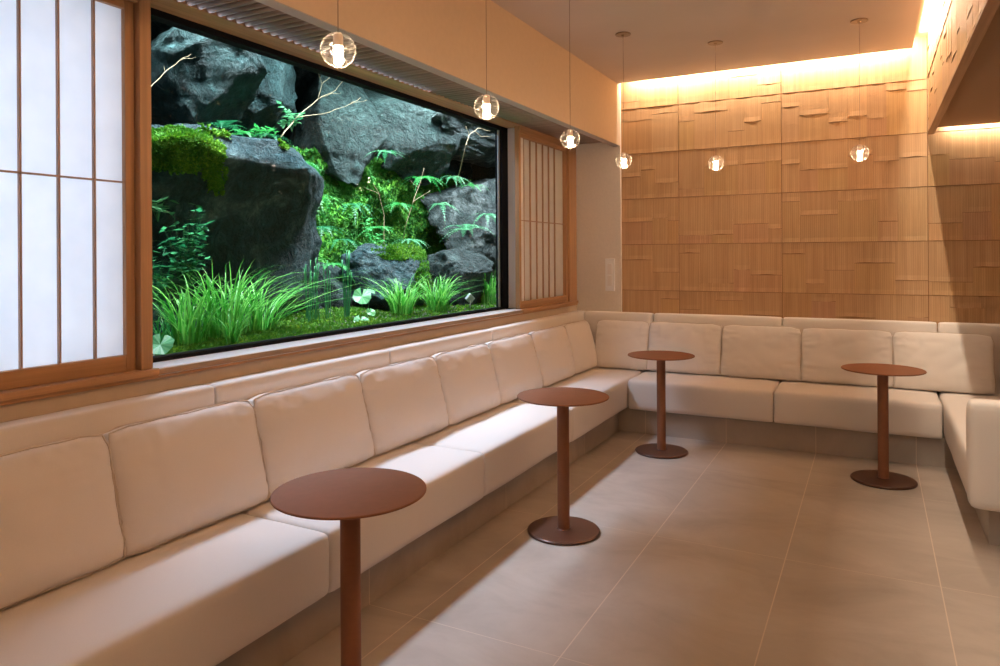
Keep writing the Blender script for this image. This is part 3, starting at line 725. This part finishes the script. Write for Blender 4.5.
def moss_on(rk, pxbox, n, sz, mat, seed, label, name='moss_patch', drop=0, edge=1):
    """tufts rooted on the surface of a rock, inside the view box pxbox"""
    rnd = random.Random(seed); F = FM(); dg = None; c0 = None
    inv = rk.matrix_basis.inverted(); bvh = BV(rk)
    for _ in range(n*3):
        px = rnd.uniform(pxbox[0], pxbox[2]); py = rnd.uniform(pxbox[1], pxbox[3])
        u = (px-pxbox[0])/(pxbox[2]-pxbox[0])*2-1; v = (py-pxbox[1])/(pxbox[3]-pxbox[1])*2-1
        if edge and u*u+v*v > 1 + 1.1*noise.noise(Vector((u*2.3, v*2.3, seed))) - rnd.random()*.5: continue
        h = bvh.ray_cast(inv @ Vector((CAMX, 0, CAMZ)), (inv.to_3x3() @ ray(px, py)).normalized())
        if h[0] is None: continue
        p = rk.matrix_basis @ h[0]; nr = h[1].normalized()
        if c0 is None: c0 = p.copy()
        for k in range(3):
            d = (nr*.8 + Vector((rnd.uniform(-.7, .7), rnd.uniform(-.7, .7), rnd.uniform(-.3, .8)))).normalized(); l_ = sz*rnd.uniform(.5, 1.2)
            s_ = d.cross(Vector((rnd.uniform(-1, 1), rnd.uniform(-1, 1), rnd.uniform(-1, 1)))).normalized()*l_*.28
            q = p - nr*sz*.15; F.face([q-s_*.6, q+d*l_*.5-s_, q+d*l_, q+d*l_*.5+s_, q+s_*.6], rnd.uniform(0, .9)*(.6+.5*noise.noise(p*6)))
    if c0 is None: c0 = Vector((0, 0, 0)); print('moss missed', label)
    o = F.done(name, mat, c0); return tag(o, label, 'moss', kind='stuff')
from mathutils.bvhtree import BVHTree
def BV(o):
    me = o.data; return BVHTree.FromPolygons([v.co for v in me.vertices], [tuple(p.vertices) for p in me.polygons])

# mossy bank in the middle
bank = tag(obj('mossy_bank', sheet(4.45, 7.4, .9, 2.3, -1.60, .40, 9.1, 110, 60, 1.6, -.12), M['mossdark'], None, True), None, None)
ca = bank.data.color_attributes.new('tone', 'FLOAT_COLOR', 'POINT')
for v, d in zip(bank.data.vertices, ca.data):
    t = .25+.5*noise.noise(v.co*4); d.color = (t, t, t, 1)
bank['label'] = 'steep dark green mossy bank between the boulders in the middle of the garden'; bank['category'] = 'bank'
moss_on(bank, (270, 130, 460, 335), 12000, .045, 'mossdark', 3, 'dense dark green moss carpet covering the steep bank between the boulders', edge=0)
moss_on(R1, (118, 124, 230, 172), 2400, .026, 'moss', 5, 'bright green moss hanging over the left shoulder of the big flat-topped boulder')
moss_on(R1, (202, 140, 226, 196), 700, .022, 'moss', 6, 'narrow strand of moss trailing down the front of the big flat-topped boulder')
moss_on(R1, (278, 130, 318, 150), 700, .020, 'moss', 7, 'small yellow-green moss cushion on the right corner of the big flat-topped boulder')
rk = [o for o in COL.objects if o.name.startswith('boulder')]
lowrock = rk[8]
moss_on(lowrock, (372, 240, 436, 262), 1100, .018, 'moss', 8, 'yellow-green moss on top of the low blue-grey rock')
moss_on(lowrock, (414, 244, 440, 300), 700, .018, 'moss', 9, 'moss running down between the two low rocks at the right')
moss_on(rk[10], (280, 255, 305, 285), 500, .018, 'moss', 10, 'olive moss on the dark low rock behind the horsetail stems')
# garden ground, gently mounded
bm = bmesh.new(); g = []
for i in range(81):
    row = []
    for j in range(31):
        y = 1.75+5.3*i/80; x = .095-1.6*j/30
        row.append(bm.verts.new((x, y, GZ + .035*noise.noise(Vector((x*3, y*3, 0))) + .012*noise.noise(Vector((x*14, y*14, 1))) + .05*j/30)))
    g.append(row)
for i in range(80):
    for j in range(30): bm.faces.new((g[i][j], g[i][j+1], g[i+1][j+1], g[i+1][j]))
struct('garden_ground', bm, M['gcover'], smooth=True)

gg = [o for o in COL.objects if o.name == 'garden_ground'][0]
moss_on(gg, (156, 296, 500, 362), 8500, .020, 'moss', 12, 'low olive moss carpet on the ground of the garden bed behind the glass', edge=0)
# grass clumps
gz = GZ
grass(at(190, 335, -.33).to_2d().to_3d()+Vector((0, 0, gz)), .43, .42, 105, 1, 'tall arching grass clump at the far left of the garden window', footprint=.09)
grass(at(226, 335, -.38).to_2d().to_3d()+Vector((0, 0, gz)), .48, .56, 150, 2, 'widest grass clump in the garden, below the big flat-topped boulder', footprint=.12)
grass(at(262, 332, -.42).to_2d().to_3d()+Vector((0, 0, gz)), .41, .60, 100, 3, 'grass clump with long pale blades arching to the right toward the horsetails', footprint=.08, lean=(0, .5))
grass(at(232, 345, -.10).to_2d().to_3d()+Vector((0, 0, gz)), .20, .10, 40, 4, 'small pale grass tuft close to the glass in front of the widest clump', footprint=.03)
grass(at(402, 318, -.38).to_2d().to_3d()+Vector((0, 0, gz)), .36, .34, 150, 5, 'grass clump right of the round leaves, in front of the low blue-grey rock', footprint=.10)
grass(at(438, 313, -.34).to_2d().to_3d()+Vector((0, 0, gz)), .35, .38, 150, 6, 'grass clump left of the small floodlight', footprint=.10)
grass(at(489, 304, -.40).to_2d().to_3d()+Vector((0, 0, gz)), .34, .14, 120, 7, 'upright grass clump at the right edge of the garden window', footprint=.09)
grass(at(166, 338, -.50).to_2d().to_3d()+Vector((0, 0, gz)), .22, .20, 60, 8, 'low thin grass tuft at the left end of the garden, behind the round leaf', 'fern', .003)
# horsetails: straight jointed stems, one mesh per stand
def horsetail(px, X, n, h, seed, label, foot):
    rnd = random.Random(seed); c = at(px, 320, X); c.z = gz; bm = bmesh.new(); cl = bm.loops.layers.color.new('tone')
    for i in range(n):
        a = rnd.uniform(0, 2*PI); p = c+Vector((foot*.5*math.cos(a)*rnd.random(), foot*math.sin(a)*rnd.random(), 0)); hh = h*rnd.uniform(.7, 1.05); d = Vector((rnd.uniform(-.02, .02), rnd.uniform(-.04, .04), 0))
        m_ = 8; pts = []; rd = []
        for k in range(m_+1):
            q = p + d*k/m_ + Vector((0, 0, hh*k/m_)); pts += [q]; rd += [.0036*(1-.25*k/m_)]
            if k < m_: pts += [q+Vector((0, 0, .006))]; rd += [.0047*(1-.25*k/m_)]
        tube(bm, pts, rd, 5)
    for f in bm.faces:
        for l in f.loops: l[cl] = (.4, .4, .4, 1)
    o = obj('horsetail', bm, M['reed'], None, True, origin=c); tag(o, label, 'horsetail', 'horsetail stands')
horsetail(316, -.62, 16, .44, 1, 'wide stand of thin dark horsetail stems in the middle of the garden', .16)
horsetail(347, -.50, 9, .46, 2, 'narrow stand of brighter horsetail stems left of the round leaves', .035)
# round-leaved plants
def round_leaves(spots, label, name='round_leaf_plant'):
    c = at(spots[0][0], spots[0][1], spots[0][2]); c.z = gz; F = FM()
    for (px, py, X, r, tilt, az) in spots:
        p = at(px, py, X); n_ = Vector((math.cos(az)*math.sin(tilt), math.sin(az)*math.sin(tilt), math.cos(tilt))); u = n_.cross(Vector((0, 0, 1))).normalized(); v = n_.cross(u)
        pts = []
        for k in range(25):
            a = .18+ (2*PI-.36)*k/24; rr = r*(1+.04*math.sin(9*a)) ; pts.append(p + u*rr*math.sin(a) - v*rr*math.cos(a) + n_*r*.12*(math.sin(a*3)))
        ctr = p - n_*r*.08
        for k in range(24): F.face([ctr, pts[k], pts[k+1]], .45+.3*(k % 2))
        b = c + Vector((0, (p.y-c.y)*.35, 0)); F.strip([b.lerp(ctr, t)+Vector((0, 0, .02*math.sin(PI*t))) for t in (0, .25, .5, .75, 1)], [.002]*5, Vector((0, 1, 0)), .3)
    o = F.done(name, 'round', c); return tag(o, label, 'plant')
round_leaves([(362, 296, -.42, .062, 1.0, -.9), (371, 312, -.40, .034, .9, -.3), (361, 321, -.30, .050, .7, -.8), (378, 323, -.28, .05, .45, -.8), (371, 291, -.46, .03, .6, 0)], 'plant with glossy round leaves between the horsetails and the right grass')
round_leaves([(160, 344, -.02, .056, .75, -.9)], 'single pale round leaf at the lower left corner of the garden window')
# ferns and leafy plants
A = lambda px, py, X: at(px, py, X)
FW = -.85   # direction roughly towards the room and left
fern(A(315, 196, -.95), .24, 9, 1, 'bright fern hanging at the right side of the big flat-topped boulder', 'fern', .3, 1.2, .05, -.3, 3.6)
fern(A(385, 152, -1.25), .22, 7, 2, 'small fern below the dark overhanging boulder at the top centre', 'fernpale', .25, .7, .045, 0, 5)
fern(A(424, 178, -1.20), .28, 10, 3, 'bushy fern at the upper right, under the overhanging boulder', 'fern', .35, .8, .06, -.4, 5)
fern(A(466, 230, -.95), .34, 11, 4, 'large pale fern in front of the weathered boulder at the right', 'fernpale', .5, .9, .07, -.5, 5.5)
fern(A(378, 228, -1.05), .22, 8, 5, 'fern on the mossy bank above the low blue-grey rock', 'fern', .35, .6, .05, -.3, 5)
fern(A(410, 240, -.95), .20, 10, 6, 'light green fern just above the moss of the low rock', 'fernpale', .3, .6, .045, -.3, 5)
fern(A(470, 186, -1.15), .24, 8, 7, 'fern at the right edge above the weathered boulder', 'fern', .35, .6, .05, -.3, 5)
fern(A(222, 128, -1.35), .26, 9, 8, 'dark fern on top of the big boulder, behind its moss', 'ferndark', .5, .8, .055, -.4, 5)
fern(A(243, 134, -1.25), .20, 8, 9, 'curled bright fern on the middle of the big boulder top', 'fern', .5, .9, .05, -.4, 5)
fern(A(342, 240, -1.30), .22, 9, 10, 'fern low on the dark green moss bank', 'ferndark', .3, .8, .05, -.3, 5)
for k, (px, py, X, L_, m_, lb) in enumerate([
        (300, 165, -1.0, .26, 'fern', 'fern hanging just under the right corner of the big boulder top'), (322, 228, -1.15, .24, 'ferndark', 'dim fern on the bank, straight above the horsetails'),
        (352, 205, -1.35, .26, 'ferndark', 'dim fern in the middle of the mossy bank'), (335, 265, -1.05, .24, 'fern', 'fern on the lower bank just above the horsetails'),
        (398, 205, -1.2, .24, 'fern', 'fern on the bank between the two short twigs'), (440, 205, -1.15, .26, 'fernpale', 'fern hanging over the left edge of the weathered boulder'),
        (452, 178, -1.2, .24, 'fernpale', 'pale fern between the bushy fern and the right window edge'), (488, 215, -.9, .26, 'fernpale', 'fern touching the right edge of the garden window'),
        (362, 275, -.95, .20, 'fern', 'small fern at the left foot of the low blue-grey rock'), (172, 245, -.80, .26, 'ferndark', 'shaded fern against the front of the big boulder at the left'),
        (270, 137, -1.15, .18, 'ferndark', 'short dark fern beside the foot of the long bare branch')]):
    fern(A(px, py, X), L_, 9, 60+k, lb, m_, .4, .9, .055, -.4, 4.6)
leafy(A(292, 132, -1.05), .20, 9, .055, 11, 'leafy sprig at the foot of the long bare branch', 'fernpale', .10)
leafy(A(158, 222, -.75), .16, 7, .075, 12, 'pale pointed leaves at the left edge of the garden window, halfway up', 'fernpale', .10)
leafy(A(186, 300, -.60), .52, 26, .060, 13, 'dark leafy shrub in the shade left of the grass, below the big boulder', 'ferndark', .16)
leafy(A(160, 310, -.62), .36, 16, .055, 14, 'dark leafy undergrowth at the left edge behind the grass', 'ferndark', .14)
leafy(A(372, 255, -.95), .30, 12, .045, 15, 'small bright leafy plant on the bank left of the low rock', 'fern', .12)
leafy(A(262, 138, -1.2), .07, 8, .05, 16, 'low creeping leaves on the top of the big boulder', 'fern', .16)
# bare twigs
def twig(paths, label, r=.0036):
    c = paths[0][0]; c = A(*c[:3]); bm = bmesh.new()
    for P_ in paths:
        pts = [A(*q) for q in P_]
        # smooth a little
        out = []
        for a_, b_ in zip(pts, pts[1:]):
            for k in range(4): t = k/4; out.append(a_.lerp(b_, t)+Vector((0, 0, .004*math.sin(PI*t*2))))
        out.append(pts[-1]); n_ = len(out); rr = r if P_ is paths[0] else r*.6
        tube(bm, out, [rr*(1-.7*k/(n_-1)) for k in range(n_)], 5)
    o = obj('bare_twig', bm, M['twig'], None, True, origin=c); tag(o, label, 'twig', 'bare twigs')
twig([[(281, 137, -1.0), (296, 118, -1.0), (318, 99, -.98), (336, 90, -.95), (343, 80, -.92)], [(296, 118, -1.0), (330, 112, -.95), (350, 104, -.9), (367, 100, -.86)],
      [(318, 99, -.98), (322, 84, -.98), (318, 72, -1.0)], [(322, 84, -.98), (330, 77, -.98)], [(318, 99, -.98), (330, 94, -.97), (341, 93, -.95)], [(350, 104, -.9), (359, 99, -.88), (361, 97, -.88)]],
     'long pale bare branch forking up over the big boulder top', .0048)
twig([[(118, 146, -.95), (132, 112, -.9), (150, 88, -.9), (163, 74, -.9), (180, 60, -.9), (191, 54, -.9)], [(180, 60, -.9), (196, 57, -.9)], [(165, 73, -.9), (164, 66, -.9)]], 'thin bare twig at the top left of the window')
twig([[(384, 246, -.95), (384, 215, -.95), (379, 194, -.95), (373, 183, -.95)], [(379, 194, -.95), (364, 187, -.95)]], 'short bare twig standing on the mossy bank')
twig([[(402, 246, -1.25), (405, 228, -1.0), (413, 202, -.95), (421, 180, -.95), (424, 168, -.95)], [(413, 202, -.95), (431, 190, -.95)], [(418, 188, -.95), (410, 180, -.95)]], 'thin bare twig rising in front of the bushy fern')
twig([[(456, 186, -1.15), (461, 166, -1.0), (465, 148, -.9), (469, 135, -.9), (478, 128, -.9), (490, 131, -.9)], [(469, 135, -.9), (466, 126, -.9)], [(474, 131, -.9), (482, 137, -.9), (492, 136, -.9)]], 'branching bare twig at the top right corner of the window', .004)
# floodlight
c = A(470, 318, -.28); c.z = gz-.01
fl = thing('garden_floodlight', c, 'small grey floodlight on a short stake at the right of the garden', 'floodlight')
bm = bmesh.new(); add_cyl(bm, (0, 0, 0), (0, 0, .085), .006, 10); obj('stake', bm, M['slate'], fl, True)
hd = bx((-.011, -.042, -.030), (.011, .042, .030), .004); bmesh.ops.rotate(hd, verts=hd.verts, matrix=Matrix.Rotation(-.5, 3, 'X') @ Matrix.Rotation(.5, 3, 'Y'), cent=(0, 0, 0)); bmesh.ops.translate(hd, verts=hd.verts, vec=(0, 0, .10))
obj('lamp_head', hd, M['slate'], fl)
